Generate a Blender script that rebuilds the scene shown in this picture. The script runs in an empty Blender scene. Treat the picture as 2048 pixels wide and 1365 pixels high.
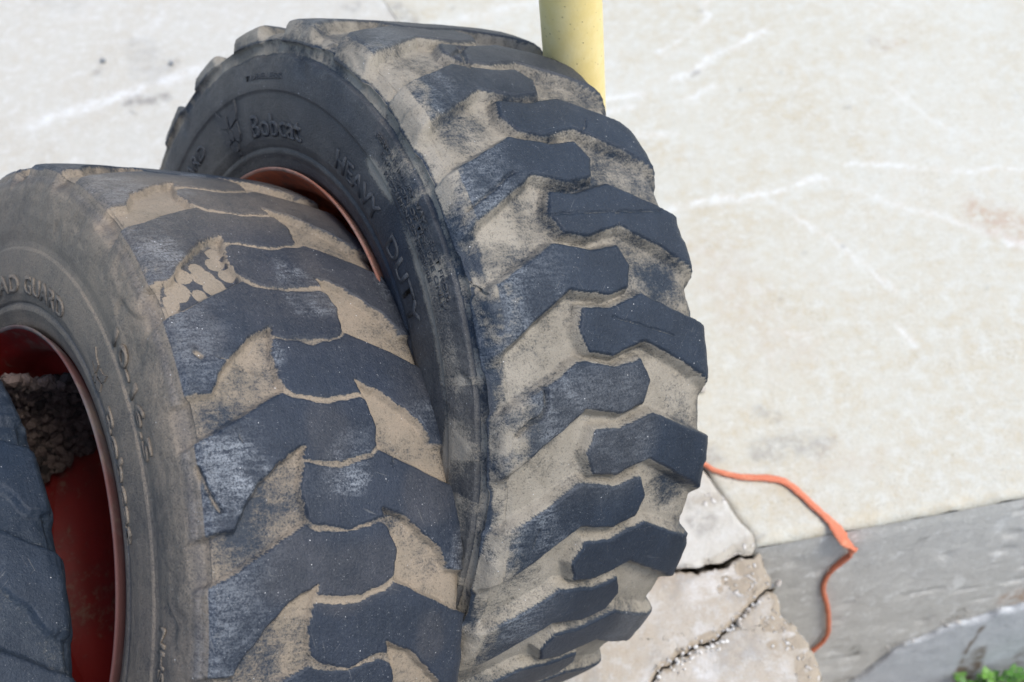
import bpy, bmesh, math, random
import numpy as np
from mathutils import Matrix, Vector, Euler

C = bpy.context.scene
COL = C.collection
random.seed(4)
RNG = np.random.default_rng(7)

# ------------------------------------------------------------------ camera, sky, sun, exposure
cam = bpy.data.cameras.new('camera')
camo = bpy.data.objects.new('camera', cam)
COL.objects.link(camo)
C.camera = camo
cam_pos = Vector((0, 0, 1.5553))
_r = Vector((0.991212, -0.104292, -0.081380))
_u = Vector((0.132286, 0.781454, 0.609779))
_f = Vector((0.0, 0.615185, -0.788383))
camo.matrix_world = Matrix(((_r.x, _u.x, -_f.x, cam_pos.x), (_r.y, _u.y, -_f.y, cam_pos.y),
                            (_r.z, _u.z, -_f.z, cam_pos.z), (0, 0, 0, 1)))
cam.sensor_fit = 'HORIZONTAL'
cam.sensor_width = 22.3
cam.lens = 2587.18 / 2048 * 22.3
cam.clip_start = 0.02
cam.clip_end = 600
cam.dof.use_dof = True
cam.dof.focus_distance = 1.12
cam.dof.aperture_fstop = 3.6
cam.dof.aperture_blades = 7

SUN_DIR = Vector((0.46, -0.22, 0.86)).normalized()     # direction towards the sun
elev = math.asin(SUN_DIR.z)
azim = math.atan2(SUN_DIR.x, SUN_DIR.y)
world = bpy.data.worlds.new('World')
C.world = world
world.use_nodes = True
wn = world.node_tree
bg = wn.nodes['Background']
sky = wn.nodes.new('ShaderNodeTexSky')
sky.sky_type = 'NISHITA'
sky.sun_disc = False
sky.sun_elevation = elev
sky.sun_rotation = azim
sky.air_density = 1.2
sky.dust_density = 2.0
sky.ozone_density = 1.6
wn.links.new(sky.outputs[0], bg.inputs[0])
bg.inputs[1].default_value = 0.13
sl = bpy.data.lights.new('sun', 'SUN')
sl.energy = 1.45
sl.angle = math.radians(24)
sl.color = (1.0, 0.955, 0.86)
so = bpy.data.objects.new('sun', sl)
COL.objects.link(so)
so.rotation_euler = SUN_DIR.to_track_quat('Z', 'Y').to_euler()
so.location = SUN_DIR * 20
C.view_settings.view_transform = 'Standard'
C.view_settings.look = 'None'
C.view_settings.exposure = 1.08
C.view_settings.gamma = 1
C.view_settings.use_curve_mapping = False

# ------------------------------------------------------------------ numpy noise
_P = np.random.default_rng(11).random(65536).astype(np.float32)


def _h(i, j, k):
    n = (i * 73856093) ^ (j * 19349663) ^ (k * 83492791)
    return _P[(n ^ (n >> 13)) & 65535]


def vnoise(x, y, z):
    xi = np.floor(x).astype(np.int64); yi = np.floor(y).astype(np.int64); zi = np.floor(z).astype(np.int64)
    fx = x - xi; fy = y - yi; fz = z - zi
    fx = fx * fx * (3 - 2 * fx); fy = fy * fy * (3 - 2 * fy); fz = fz * fz * (3 - 2 * fz)
    def L(a, b, t): return a + (b - a) * t
    c00 = L(_h(xi, yi, zi), _h(xi + 1, yi, zi), fx); c10 = L(_h(xi, yi + 1, zi), _h(xi + 1, yi + 1, zi), fx)
    c01 = L(_h(xi, yi, zi + 1), _h(xi + 1, yi, zi + 1), fx); c11 = L(_h(xi, yi + 1, zi + 1), _h(xi + 1, yi + 1, zi + 1), fx)
    return L(L(c00, c10, fy), L(c01, c11, fy), fz) * 2 - 1


def fbm(x, y, z, f, o=3):
    s = 0; a = 1.0; t = 0
    for k in range(o):
        s = s + a * vnoise(x * f + 17 * k, y * f + 5 * k, z * f + 31 * k); t += a; a *= .5; f *= 2.03
    return s / t


def smooth(a, b, x):
    t = np.clip((x - a) / (b - a), 0, 1)
    return t * t * (3 - 2 * t)


def seg_dist(px, py, pts):
    d = np.full(np.shape(px), 1e9)
    for (ax, ay), (bx, by) in zip(pts[:-1], pts[1:]):
        vx, vy = bx - ax, by - ay
        t = np.clip(((px - ax) * vx + (py - ay) * vy) / (vx * vx + vy * vy + 1e-12), 0, 1)
        d = np.minimum(d, np.hypot(px - ax - t * vx, py - ay - t * vy))
    return d


def poly_sdf(px, py, poly):
    """signed distance, negative inside"""
    pts = list(poly) + [poly[0]]
    d = seg_dist(px, py, pts)
    inside = np.zeros(np.shape(px), bool)
    for (ax, ay), (bx, by) in zip(pts[:-1], pts[1:]):
        cond = (ay > py) != (by > py)
        with np.errstate(divide='ignore', invalid='ignore'):
            xi = (bx - ax) * (py - ay) / (by - ay + 1e-15) + ax
        inside ^= cond & (px < xi)
    return np.where(inside, -d, d)


# ------------------------------------------------------------------ object helpers
def tag(o, label=None, cat=None, group=None, kind=None):
    if label: o['label'] = label
    if cat: o['category'] = cat
    if group: o['group'] = group
    if kind: o['kind'] = kind
    return o


def empty(name, loc=(0, 0, 0)):
    o = bpy.data.objects.new(name, None)
    o.empty_display_size = .1
    o.location = loc
    COL.objects.link(o)
    return o


def mesh_obj(name, V, F, mat, parent=None, attrs=None, normals=None, smooth_sh=True):
    V = np.asarray(V, np.float32); F = np.asarray(F, np.int32)
    me = bpy.data.meshes.new(name)
    k = F.shape[1]
    me.vertices.add(len(V)); me.vertices.foreach_set('co', V.ravel())
    me.loops.add(F.size); me.loops.foreach_set('vertex_index', F.ravel())
    me.polygons.add(len(F))
    me.polygons.foreach_set('loop_start', np.arange(0, F.size, k, dtype=np.int32))
    me.polygons.foreach_set('use_smooth', np.full(len(F), smooth_sh))
    me.update(calc_edges=True)
    for an, av in (attrs or {}).items():
        at = me.attributes.new(an, 'FLOAT', 'POINT')
        at.data.foreach_set('value', np.asarray(av, np.float32).ravel())
    if normals is not None:
        me.normals_split_custom_set_from_vertices(np.asarray(normals, np.float32).tolist())
    if mat: me.materials.append(mat)
    o = bpy.data.objects.new(name, me)
    COL.objects.link(o)
    if parent: o.parent = parent
    return o


def grid_faces(n, m, wrap=False):
    i = np.arange(n if wrap else n - 1); j = np.arange(m - 1)
    I, J = np.meshgrid(i, j, indexing='ij')
    I2 = (I + 1) % n
    return np.stack([I * m + J, I2 * m + J, I2 * m + J + 1, I * m + J + 1], -1).reshape(-1, 4)


def submesh(V, F, sel, attrs, N):
    f = F[sel]
    used = np.unique(f)
    mp = np.full(len(V), -1, np.int64); mp[used] = np.arange(len(used))
    return V[used], mp[f], {k: v[used] for k, v in attrs.items()}, N[used]


# ------------------------------------------------------------------ materials
class NT:
    def __init__(s, name):
        s.m = bpy.data.materials.new(name); s.m.use_nodes = True
        s.t = s.m.node_tree; s.b = s.t.nodes['Principled BSDF']

    def n(s, typ, **kw):
        nd = s.t.nodes.new(typ)
        for k, v in kw.items(): setattr(nd, k, v)
        return nd

    def l(s, a, b): s.t.links.new(a, b)

    def inp(s, sock, v):
        if hasattr(v, 'is_linked') or isinstance(v, bpy.types.NodeSocket): s.l(v, sock)
        else: sock.default_value = v

    def math(s, op, a, b=0.0, c=None, clamp=False):
        nd = s.n('ShaderNodeMath', operation=op, use_clamp=clamp)
        s.inp(nd.inputs[0], a); s.inp(nd.inputs[1], b)
        if c is not None: s.inp(nd.inputs[2], c)
        return nd.outputs[0]

    def ramp(s, x, a, b, lo=0.0, hi=1.0):
        nd = s.n('ShaderNodeMapRange', interpolation_type='SMOOTHSTEP')
        s.inp(nd.inputs[0], x); nd.inputs[1].default_value = a; nd.inputs[2].default_value = b
        nd.inputs[3].default_value = lo; nd.inputs[4].default_value = hi
        return nd.outputs[0]

    def mix(s, f, a, b, typ='MIX'):
        nd = s.n('ShaderNodeMix', data_type='RGBA', blend_type=typ)
        s.inp(nd.inputs[0], f)
        for i, v in ((6, a), (7, b)):
            if isinstance(v, tuple): nd.inputs[i].default_value = (*v[:3], 1)
            else: s.l(v, nd.inputs[i])
        return nd.outputs[2]

    def coord(s, scale=(1, 1, 1), kind='Object', rot=(0, 0, 0), loc=(0, 0, 0)):
        tc = s.n('ShaderNodeTexCoord'); mp = s.n('ShaderNodeMapping')
        mp.inputs[3].default_value = scale; mp.inputs[2].default_value = rot; mp.inputs[1].default_value = loc
        s.l(tc.outputs[kind], mp.inputs[0])
        return mp.outputs[0]

    def noise(s, co, scale, detail=4, rough=.6, dist=0.0):
        nd = s.n('ShaderNodeTexNoise'); s.l(co, nd.inputs['Vector'])
        nd.inputs['Scale'].default_value = scale; nd.inputs['Detail'].default_value = detail
        nd.inputs['Roughness'].default_value = rough; nd.inputs['Distortion'].default_value = dist
        return nd.outputs[0]

    def voro(s, co, scale, feature='F1', rnd=1.0):
        nd = s.n('ShaderNodeTexVoronoi', feature=feature); s.l(co, nd.inputs['Vector'])
        nd.inputs['Scale'].default_value = scale; nd.inputs['Randomness'].default_value = rnd
        return nd

    def attr(s, name):
        nd = s.n('ShaderNodeAttribute', attribute_name=name)
        return nd.outputs['Fac']

    def attrv(s, name):
        nd = s.n('ShaderNodeAttribute', attribute_name=name)
        return nd.outputs['Vector']

    def bump(s, h, dist, strength=1.0, prev=None):
        nd = s.n('ShaderNodeBump'); s.l(h, nd.inputs['Height'])
        nd.inputs['Distance'].default_value = dist; nd.inputs['Strength'].default_value = strength
        if prev: s.l(prev, nd.inputs['Normal'])
        return nd.outputs[0]

    def out(s, col=None, rough=None, norm=None, spec=None):
        if col is not None:
            if isinstance(col, tuple): s.b.inputs['Base Color'].default_value = (*col, 1)
            else: s.l(col, s.b.inputs['Base Color'])
        if rough is not None: s.inp(s.b.inputs['Roughness'], rough)
        if norm is not None: s.l(norm, s.b.inputs['Normal'])
        if spec is not None: s.inp(s.b.inputs['Specular IOR Level'], spec)
        return s.m


def mat_rubber(name, dirt_a, dirt_b, rub, film, seed, thin_max=.55, dust_k=.7):
    """worn tyre rubber; the 'dirt' attribute says where mud lies, noise breaks its edge up"""
    m = NT(name)
    co = m.coord(loc=(seed, seed * .7, 0))
    # streaked coordinates: arc (round the tyre), across, radius stored per vertex
    cx = m.n('ShaderNodeCombineXYZ')
    m.l(m.attr('arc'), cx.inputs[0]); m.l(m.attr('across'), cx.inputs[1]); m.l(m.attr('rad'), cx.inputs[2])
    st = m.n('ShaderNodeMapping'); st.inputs[3].default_value = (40, 420, 60)
    m.l(cx.outputs[0], st.inputs[0])
    st2 = m.n('ShaderNodeMapping'); st2.inputs[3].default_value = (330, 60, 60); st2.inputs[2].default_value = (0, 0, .35)
    m.l(cx.outputs[0], st2.inputs[0])
    dirt = m.attr('dirt')
    n1 = m.noise(co, 22, 6, .65)
    n2 = m.noise(co, 130, 5, .7)
    n3 = m.noise(co, 520, 3, .7)
    ns = m.noise(st.outputs[0], 1, 4, .65)
    ns2 = m.noise(st2.outputs[0], 1, 4, .65)
    v = m.math('ADD', dirt, m.math('MULTIPLY', m.math('SUBTRACT', n1, .5), .60))
    v = m.math('ADD', v, m.math('MULTIPLY', m.math('SUBTRACT', n2, .5), .40))
    v = m.math('ADD', v, m.math('MULTIPLY', m.math('SUBTRACT', n3, .5), .30))
    v = m.math('ADD', v, m.math('MULTIPLY', m.math('SUBTRACT', ns2, .5), .28))
    mud = m.ramp(v, .36, .70)
    thin = m.ramp(v, .16, .60, 0, thin_max)
    # rubber
    c = m.mix(m.ramp(n1, .35, .7), rub, tuple(x * 1.35 for x in rub))
    c = m.mix(m.math('MULTIPLY', m.ramp(m.math('ADD', m.math('MULTIPLY', ns, .6), m.math('MULTIPLY', n3, .5)), .50, .78), .20), c, film)
    c = m.mix(m.math('MULTIPLY', m.math('MULTIPLY', m.attr('chalk_sheen'), m.ramp(n1, .40, .60, .15, 1.0)), m.ramp(m.math('ADD', m.math('MULTIPLY', ns2, .55), m.math('MULTIPLY', n3, .6)), .46, .74)), c, (.20, .22, .245))
    c = m.mix(m.math('MULTIPLY', thin, m.ramp(n2, .3, .7, .55, 1.0)), c, film)
    # mud
    d = m.mix(m.ramp(n1, .35, .68), dirt_a, dirt_b)
    d = m.mix(m.math('MULTIPLY', m.ramp(n3, .45, .75), .3), d, tuple(x * .55 for x in dirt_a))
    # thin cracks in the dried mud
    wob = m.n('ShaderNodeMix', data_type='VECTOR'); wob.inputs[0].default_value = .022
    nz = m.n('ShaderNodeTexNoise'); m.l(co, nz.inputs['Vector']); nz.inputs['Scale'].default_value = 70; nz.inputs['Detail'].default_value = 4
    m.l(co, wob.inputs[4]); m.l(nz.outputs['Color'], wob.inputs[5])
    vc = m.voro(wob.outputs[1], 95, 'DISTANCE_TO_EDGE')
    ck = m.math('MULTIPLY', m.ramp(vc.outputs['Distance'], .0, .030, 1, 0), m.ramp(n1, .56, .66))
    d = m.mix(m.math('MULTIPLY', ck, .38), d, tuple(x * .3 for x in dirt_a))
    dn = m.math('ADD', m.math('MULTIPLY', n1, .5), m.math('ADD', m.math('MULTIPLY', n2, .35), m.math('MULTIPLY', n3, .25)))
    du = m.math('MULTIPLY', m.attr('dust'), m.ramp(dn, .38, .66, .62, 1.15), clamp=True)
    c = m.mix(du, c, m.mix(m.ramp(n1, .38, .64), tuple(x * dust_k for x in dirt_a), tuple(x * dust_k * .86 for x in dirt_b)))
    c = m.mix(mud, c, d)
    # grain of the worn rubber
    c = m.mix(m.math('MULTIPLY', m.ramp(m.math('ADD', m.math('MULTIPLY', n3, .8), m.math('MULTIPLY', n2, .35)), .60, .80), .10), c, (.085, .107, .128))
    c = m.mix(m.math('MULTIPLY', m.ramp(n3, .50, .34), .30), c, tuple(x * .5 for x in rub))
    # fine scratches and nicks
    for rot_, sc_, lim in ((.35, 30, .70), (-.75, 38, .705), (1.25, 26, .71)):
        mr_ = m.n('ShaderNodeMapping'); mr_.inputs[2].default_value = (0, 0, rot_)
        m.l(cx.outputs[0], mr_.inputs[0])
        mp_ = m.n('ShaderNodeMapping'); mp_.inputs[3].default_value = (sc_, sc_ * 18, 30)
        m.l(mr_.outputs[0], mp_.inputs[0])
        sn_ = m.noise(mp_.outputs[0], 1, 2, .5)
        c = m.mix(m.math('MULTIPLY', m.math('MULTIPLY', m.ramp(sn_, lim, lim + .05), m.ramp(n1, .46, .60)), .42), c, (.16, .16, .155))
    # tiny pale grit
    vg = m.voro(co, 260)
    hv = m.n('ShaderNodeSeparateColor'); m.l(vg.outputs['Color'], hv.inputs[0])
    grit = m.math('MULTIPLY', m.ramp(vg.outputs['Distance'], .10, .17, 1, 0), m.ramp(hv.outputs[0], .925, .94))
    grit = m.math('MULTIPLY', grit, m.ramp(n1, .44, .58))
    c = m.mix(m.math('MULTIPLY', grit, .85), c, (.5, .5, .5))
    vg2 = m.voro(co, 640)
    hv2 = m.n('ShaderNodeSeparateColor'); m.l(vg2.outputs['Color'], hv2.inputs[0])
    g2 = m.math('MULTIPLY', m.ramp(vg2.outputs['Distance'], .16, .30, 1, 0), m.ramp(hv2.outputs[1], .86, .90))
    g2 = m.math('MULTIPLY', g2, m.ramp(n2, .42, .60))
    c = m.mix(m.math('MULTIPLY', g2, .55), c, (.30, .31, .32))
    rough = m.math('ADD', m.math('MULTIPLY', mud, .36), m.math('ADD', .40, m.math('MULTIPLY', n2, .22)))
    h = m.math('ADD', m.math('MULTIPLY', n3, .5), m.math('MULTIPLY', n2, .8))
    h = m.math('ADD', h, m.math('MULTIPLY', mud, .55))
    h = m.math('SUBTRACT', h, m.math('MULTIPLY', ck, .18))
    h = m.math('ADD', h, m.math('MULTIPLY', ns, .25))
    nb = m.bump(h, .0011, .9)
    return m.out(c, rough, nb, .27)


def mat_concrete(name, base, tan, light, seed=0.0, scale=1.0, pits=.5, streak=None, stain_shade_c=(.24, .225, .205)):
    m = NT(name)
    co = m.coord(loc=(seed, seed * 1.3, 0))
    n0 = m.noise(co, 1.6 * scale, 5, .6)
    n1 = m.noise(co, 9 * scale, 6, .65, .6)
    n2 = m.noise(co, 55 * scale, 5, .7)
    n3 = m.noise(co, 260 * scale, 3, .7)
    nm = m.noise(co, 46 * scale, 6, .75, .15)
    c = m.mix(m.ramp(m.math('ADD', m.math('MULTIPLY', n1, .35), m.math('MULTIPLY', nm, .7)), .44, .72), base, tan)
    c = m.mix(m.math('MULTIPLY', m.ramp(nm, .50, .32), .55), c, light)
    c = m.mix(m.math('MULTIPLY', m.ramp(n0, .45, .68), .45), c, light)
    c = m.mix(m.math('MULTIPLY', m.ramp(n2, .55, .75), .5), c, light)
    c = m.mix(m.math('MULTIPLY', m.ramp(n3, .54, .72), .35), c, tuple(x * .62 for x in base))
    ns_ = m.noise(co, 150 * scale, 4, .75)
    c = m.mix(m.math('MULTIPLY', m.ramp(m.math('ADD', m.math('MULTIPLY', ns_, .75), m.math('MULTIPLY', n1, .35)), .60, .74), .55), c, tuple(x * .72 for x in tan))
    v = m.voro(co, 120 * scale)
    hv = m.n('ShaderNodeSeparateColor'); m.l(v.outputs['Color'], hv.inputs[0])
    agg = m.math('MULTIPLY', m.ramp(v.outputs['Distance'], .22, .34, 1, 0), m.ramp(hv.outputs[1], .78, .86))
    c = m.mix(m.math('MULTIPLY', agg, .25), c, m.mix(hv.outputs[0], tuple(x * .6 for x in base), light))
    if streak:
        cs = m.coord(scale=streak, loc=(seed, 3, 1))
        s1 = m.noise(cs, 17, 7, .72, .2)
        c = m.mix(m.math('MULTIPLY', m.ramp(s1, .555, .635), .95), c, light)
        c = m.mix(m.math('MULTIPLY', m.ramp(s1, .47, .36), .22), c, tuple(x * .75 for x in base))
    a = m.attr('mark')
    br = m.ramp(m.math('ADD', m.math('MULTIPLY', n2, .8), m.math('MULTIPLY', n3, .5)), .45, .80, .05, 1.3)
    c = m.mix(m.math('MULTIPLY', m.math('MULTIPLY', a, .34), br, clamp=True), c, (.72, .73, .74))
    sa = m.attr('stain_shade')
    c = m.mix(m.math('MULTIPLY', sa, m.ramp(n2, .3, .65), clamp=True), c, stain_shade_c)
    ra = m.attr('rust')
    c = m.mix(m.math('MULTIPLY', ra, m.ramp(n2, .35, .6), clamp=True), c, (.36, .23, .15))
    ga = m.attr('expose')       # broken faces showing the aggregate
    wob = m.n('ShaderNodeMix', data_type='VECTOR'); wob.inputs[0].default_value = .03
    nz = m.n('ShaderNodeTexNoise'); m.l(co, nz.inputs['Vector']); nz.inputs['Scale'].default_value = 60; nz.inputs['Detail'].default_value = 3
    m.l(co, wob.inputs[4]); m.l(nz.outputs['Color'], wob.inputs[5])
    v2 = m.voro(wob.outputs[1], 105 * scale)
    hv2 = m.n('ShaderNodeSeparateColor'); m.l(v2.outputs['Color'], hv2.inputs[0])
    peb = m.math('MULTIPLY', m.ramp(v2.outputs['Distance'], .25, .55, 1, 0), m.ramp(hv2.outputs[2], .35, .55))
    pc = m.mix(hv2.outputs[0], (.30, .25, .19), (.70, .68, .65))
    gm = m.math('MULTIPLY', m.ramp(m.math('ADD', ga, m.math('MULTIPLY', m.math('SUBTRACT', n1, .5), .8)), .4, .6), .9)
    c = m.mix(gm, c, m.mix(peb, tuple(x * .85 for x in tan), pc))
    h = m.math('ADD', m.math('MULTIPLY', n2, .7), m.math('MULTIPLY', n3, .45))
    h = m.math('ADD', h, m.math('MULTIPLY', m.math('MULTIPLY', peb, gm), 1.2))
    h = m.math('SUBTRACT', h, m.math('MULTIPLY', m.ramp(n2, .30, .22), pits))
    return m.out(c, m.math('ADD', .78, m.math('MULTIPLY', n2, .2)), m.bump(h, .003, .8), .3)


def mat_paint(name, col, col2, rough, wear=.3):
    m = NT(name); co = m.coord()
    n1 = m.noise(co, 14, 5, .65); n2 = m.noise(co, 120, 4, .7)
    c = m.mix(m.ramp(n1, .4, .65), col, col2)
    w = m.math('MULTIPLY', m.ramp(m.math('ADD', m.math('MULTIPLY', n1, .6), m.math('MULTIPLY', n2, .6)), .62, .76), wear)
    c = m.mix(w, c, (.13, .085, .06))
    return m.out(c, m.math('ADD', rough, m.math('MULTIPLY', n2, .25)), m.bump(n2, .0006, .6), .4)


def mat_simple(name, col, var, scale, rough, bump=.001, island=False):
    m = NT(name); co = m.coord()
    n1 = m.noise(co, scale, 5, .65); n2 = m.noise(co, scale * 9, 3, .7)
    if island:          # every stone its own tone
        n1 = m.math('ADD', m.math('MULTIPLY', n1, .25), m.math('ADD', .25, m.math('MULTIPLY', m.n('ShaderNodeNewGeometry').outputs['Random Per Island'], .55)))
    c = m.mix(m.ramp(n1, .35, .68), col, var)
    c = m.mix(m.math('MULTIPLY', m.ramp(n2, .5, .75), .4), c, tuple(x * .5 for x in col))
    return m.out(c, rough, m.bump(n2, bump, .8), .3)


M_A = mat_rubber('rubber_grey_mud', (.200, .177, .142), (.275, .247, .203), (.0068, .0140, .0270), (.042, .056, .070), 0.0)
M_B = mat_rubber('rubber_brown_mud', (.200, .166, .126), (.255, .206, .154), (.0078, .0150, .0285), (.052, .064, .076), 3.1, .6, .92)
M_C = mat_rubber('rubber_blue_black', (.13, .125, .115), (.17, .16, .14), (.0088, .0175, .0325), (.042, .057, .073), 7.7)
M_RIM_A = mat_paint('orange_red_wheel_paint', (.46, .105, .042), (.32, .074, .034), .5, .6)
M_RIM_B = mat_paint('dark_red_wheel_paint', (.150, .0040, .0025), (.105, .005, .0035), .5, .6)
M_LIP_A = mat_paint('chipped_lip_paint', (.27, .10, .06), (.30, .17, .13), .6, .9)
M_LIP_B = mat_paint('dusty_lip_paint', (.085, .035, .032), (.10, .085, .08), .65, .9)
M_HUB = mat_simple('greasy_black_steel', (.018, .012, .011), (.05, .014, .011), 60, .5)
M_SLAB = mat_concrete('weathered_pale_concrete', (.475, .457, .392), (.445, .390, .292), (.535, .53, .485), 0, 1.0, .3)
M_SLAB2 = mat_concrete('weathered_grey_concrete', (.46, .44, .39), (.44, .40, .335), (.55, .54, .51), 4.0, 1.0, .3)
M_CURB = mat_concrete('broken_curb_concrete', (.40, .355, .295), (.38, .315, .235), (.52, .51, .49), 9.0, 1.3, .5)
M_WALL = mat_concrete('cast_wall_concrete', (.48, .465, .43), (.45, .435, .40), (.62, .61, .58), 13.0, 1.2, 1.0, streak=(1.8, 1, 1.3), stain_shade_c=(.13, .12, .10))
M_FOOT = mat_concrete('smooth_footing_concrete', (.42, .435, .45), (.40, .415, .43), (.49, .50, .51), 17.0, .6, .2, stain_shade_c=(.15, .115, .085))
M_GRAVEL = mat_simple('gravel_stone', (.10, .085, .078), (.24, .18, .155), 24, .85, .002, True)
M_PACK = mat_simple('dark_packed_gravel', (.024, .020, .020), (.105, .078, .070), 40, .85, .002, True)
M_STONE = mat_simple('blue_grey_stone', (.20, .21, .22), (.28, .29, .30), 60, .8)
M_GROUND = mat_simple('bare_soil', (.13, .105, .075), (.17, .14, .10), 3, .95, .01)


def mat_yellow():
    m = NT('pitted_yellow_paint'); co = m.coord()
    n1 = m.noise(co, 30, 5, .6); n2 = m.noise(co, 240, 4, .7)
    v = m.voro(co, 250); hv = m.n('ShaderNodeSeparateColor'); m.l(v.outputs['Color'], hv.inputs[0])
    pit = m.math('MULTIPLY', m.ramp(v.outputs['Distance'], .12, .24, 1, 0), m.ramp(hv.outputs[0], .66, .74))
    pit = m.math('MULTIPLY', pit, m.ramp(n1, .40, .56))
    c = m.mix(m.ramp(n1, .35, .7), (.74, .585, .235), (.79, .655, .32))
    c = m.mix(m.math('MULTIPLY', m.ramp(n2, .58, .8), .35), c, (.64, .52, .25))
    c = m.mix(m.math('MULTIPLY', pit, .8), c, (.13, .10, .05))
    h = m.math('SUBTRACT', m.math('MULTIPLY', n2, .3), pit)
    return m.out(c, .5, m.bump(h, .0012, .8), .4)


M_YEL = mat_yellow()


def mat_rope():
    m = NT('orange_woven_cord'); co = m.coord()
    w = m.n('ShaderNodeTexWave', wave_type='BANDS', bands_direction='DIAGONAL')
    m.l(co, w.inputs[0]); w.inputs['Scale'].default_value = 130; w.inputs['Distortion'].default_value = 2.0
    n = m.noise(co, 90, 4, .7)
    c = m.mix(w.outputs['Fac'], (.60, .165, .085), (.68, .24, .14))
    c = m.mix(m.math('MULTIPLY', m.ramp(n, .5, .75), .45), c, (.70, .38, .24))
    return m.out(c, .65, m.bump(w.outputs['Fac'], .0012, .8), .25)


M_ROPE = mat_rope()


def mat_leaf():
    m = NT('green_weed_leaf'); co = m.coord()
    n = m.noise(co, 18, 3, .6); n2 = m.noise(co, 90, 3, .6)
    c = m.mix(m.ramp(n, .35, .65), (.045, .14, .02), (.12, .27, .045))
    c = m.mix(m.math('MULTIPLY', m.ramp(n2, .55, .75), .5), c, (.16, .28, .07))
    return m.out(c, .5, None, .35)


M_LEAF = mat_leaf()

# ------------------------------------------------------------------ the setting: ground, gravel, slabs, curb, wall
def joint_x(y):            # the joint between the dock slab and everything to its left
    return np.where(y > .80, .252 - .352 * (y - .916), .296 - .155 * (y - .80))


def curb_right(y):         # right edge of the broken curb
    return np.interp(y, [-8, .60, .64, .70, .712, .725, .765, .80], [1.6, .332, .331, .315, .300, .297, .2975, .292])


def spread(fine_n, step, total, grow=1.25):
    a = [0, .0008, .002, .004, .007, .011, .016]
    while len(a) < fine_n: a.append(a[-1] + step)
    s = step
    while a[-1] < total:
        s *= grow; a.append(a[-1] + s)
    a[-1] = total
    return np.array(a)


def border_z(d, r):
    d = np.clip(d, 0, r)
    return -(r - np.sqrt(np.maximum(r * r - (r - d) ** 2, 0)))


def slab_object(name, X, Y, Z, mat, depth, attrs, parent=None, sides='LRBT'):
    """top sheet of a slab plus vertical skirts: axis 0 = u, axis 1 = v"""
    n, m = X.shape
    V = np.stack([X, Y, Z], -1).reshape(-1, 3)
    F = grid_faces(n, m)
    A = {k: v.reshape(-1) for k, v in attrs.items()}
    idx = np.arange(n * m).reshape(n, m)
    loops = {'L': idx[0, ::-1], 'R': idx[-1, :], 'B': idx[:, 0], 'T': idx[::-1, -1]}
    Vs = [V]; Fs = [F]; As = {k: [v] for k, v in A.items()}; base = len(V)
    for s in sides:
        L = loops[s]; k = len(L)
        rows = [.03, .08, depth]
        prev = L
        for d in rows:
            q = V[L].copy(); q[:, 2] = -d
            q[:, 0] += .004 * vnoise(q[:, 0] * 60, q[:, 1] * 60, q[:, 2] * 60)
            q[:, 1] += .004 * vnoise(q[:, 1] * 60, q[:, 0] * 60, q[:, 2] * 60 + 9)
            new = np.arange(base, base + k); base += k
            Vs.append(q)
            for kk in As: As[kk].append(np.full(k, .6 if kk == 'expose' else 0.0))
            Fs.append(np.stack([prev[:-1], new[:-1], new[1:], prev[1:]], -1)[:, ::-1])
            prev = new
    V = np.concatenate(Vs); F = np.concatenate(Fs)
    A = {k: np.concatenate(v) for k, v in As.items()}
    o = mesh_obj(name, V, F, mat, parent, A)
    return o


SCRAPES = [  # (polyline on the concrete, half width, strength)
    ([(-.823, 1.86), (-.697, 1.897), (-.578, 1.936), (-.485, 1.96)], .016, .95),
    ([(.464, 1.986), (.454, 1.957), (.438, 1.916), (.41, 1.877), (.366, 1.843), (.332, 1.829)], .007, 1.0),
    ([(.529, 1.852), (.471, 1.815), (.4, 1.78), (.35, 1.752)], .009, 1.1),
    ([(.414, 1.716), (.357, 1.695)], .008, .9), ([(.18, 1.716), (.287, 1.724)], .008, .9),
    ([(.17, 1.690), (.259, 1.693)], .008, .8),
    ([(.537, 1.462), (.468, 1.451), (.401, 1.449), (.335, 1.447), (.267, 1.434)], .009, 1.0),
    ([(.586, 1.49), (.656, 1.472), (.716, 1.451), (.793, 1.436), (.9, 1.418)], .005, 1.0),
    ([(.484, 1.381), (.532, 1.317), (.563, 1.259), (.589, 1.214)], .006, .8),
    ([(.538, 1.467), (.619, 1.401), (.713, 1.339), (.763, 1.297)], .007, .65),
    ([(.776, 1.3), (.784, 1.277), (.83, 1.255)], .009, 1.2),
    ([(.704, 1.671), (.751, 1.566), (.776, 1.536)], .006, .5), ([(.2, 1.635), (.324, 1.611)], .011, .7),
    ([(.575, 1.138), (.588, 1.107)], .005, .9), ([(-.1, 1.98), (.06, 2.007), (.15, 2.02)], .02, .6),
    ([(.275, .93), (.30, .925)], .012, .4), ([(-.63, 2.07), (-.55, 2.2)], .02, .4)]
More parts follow.
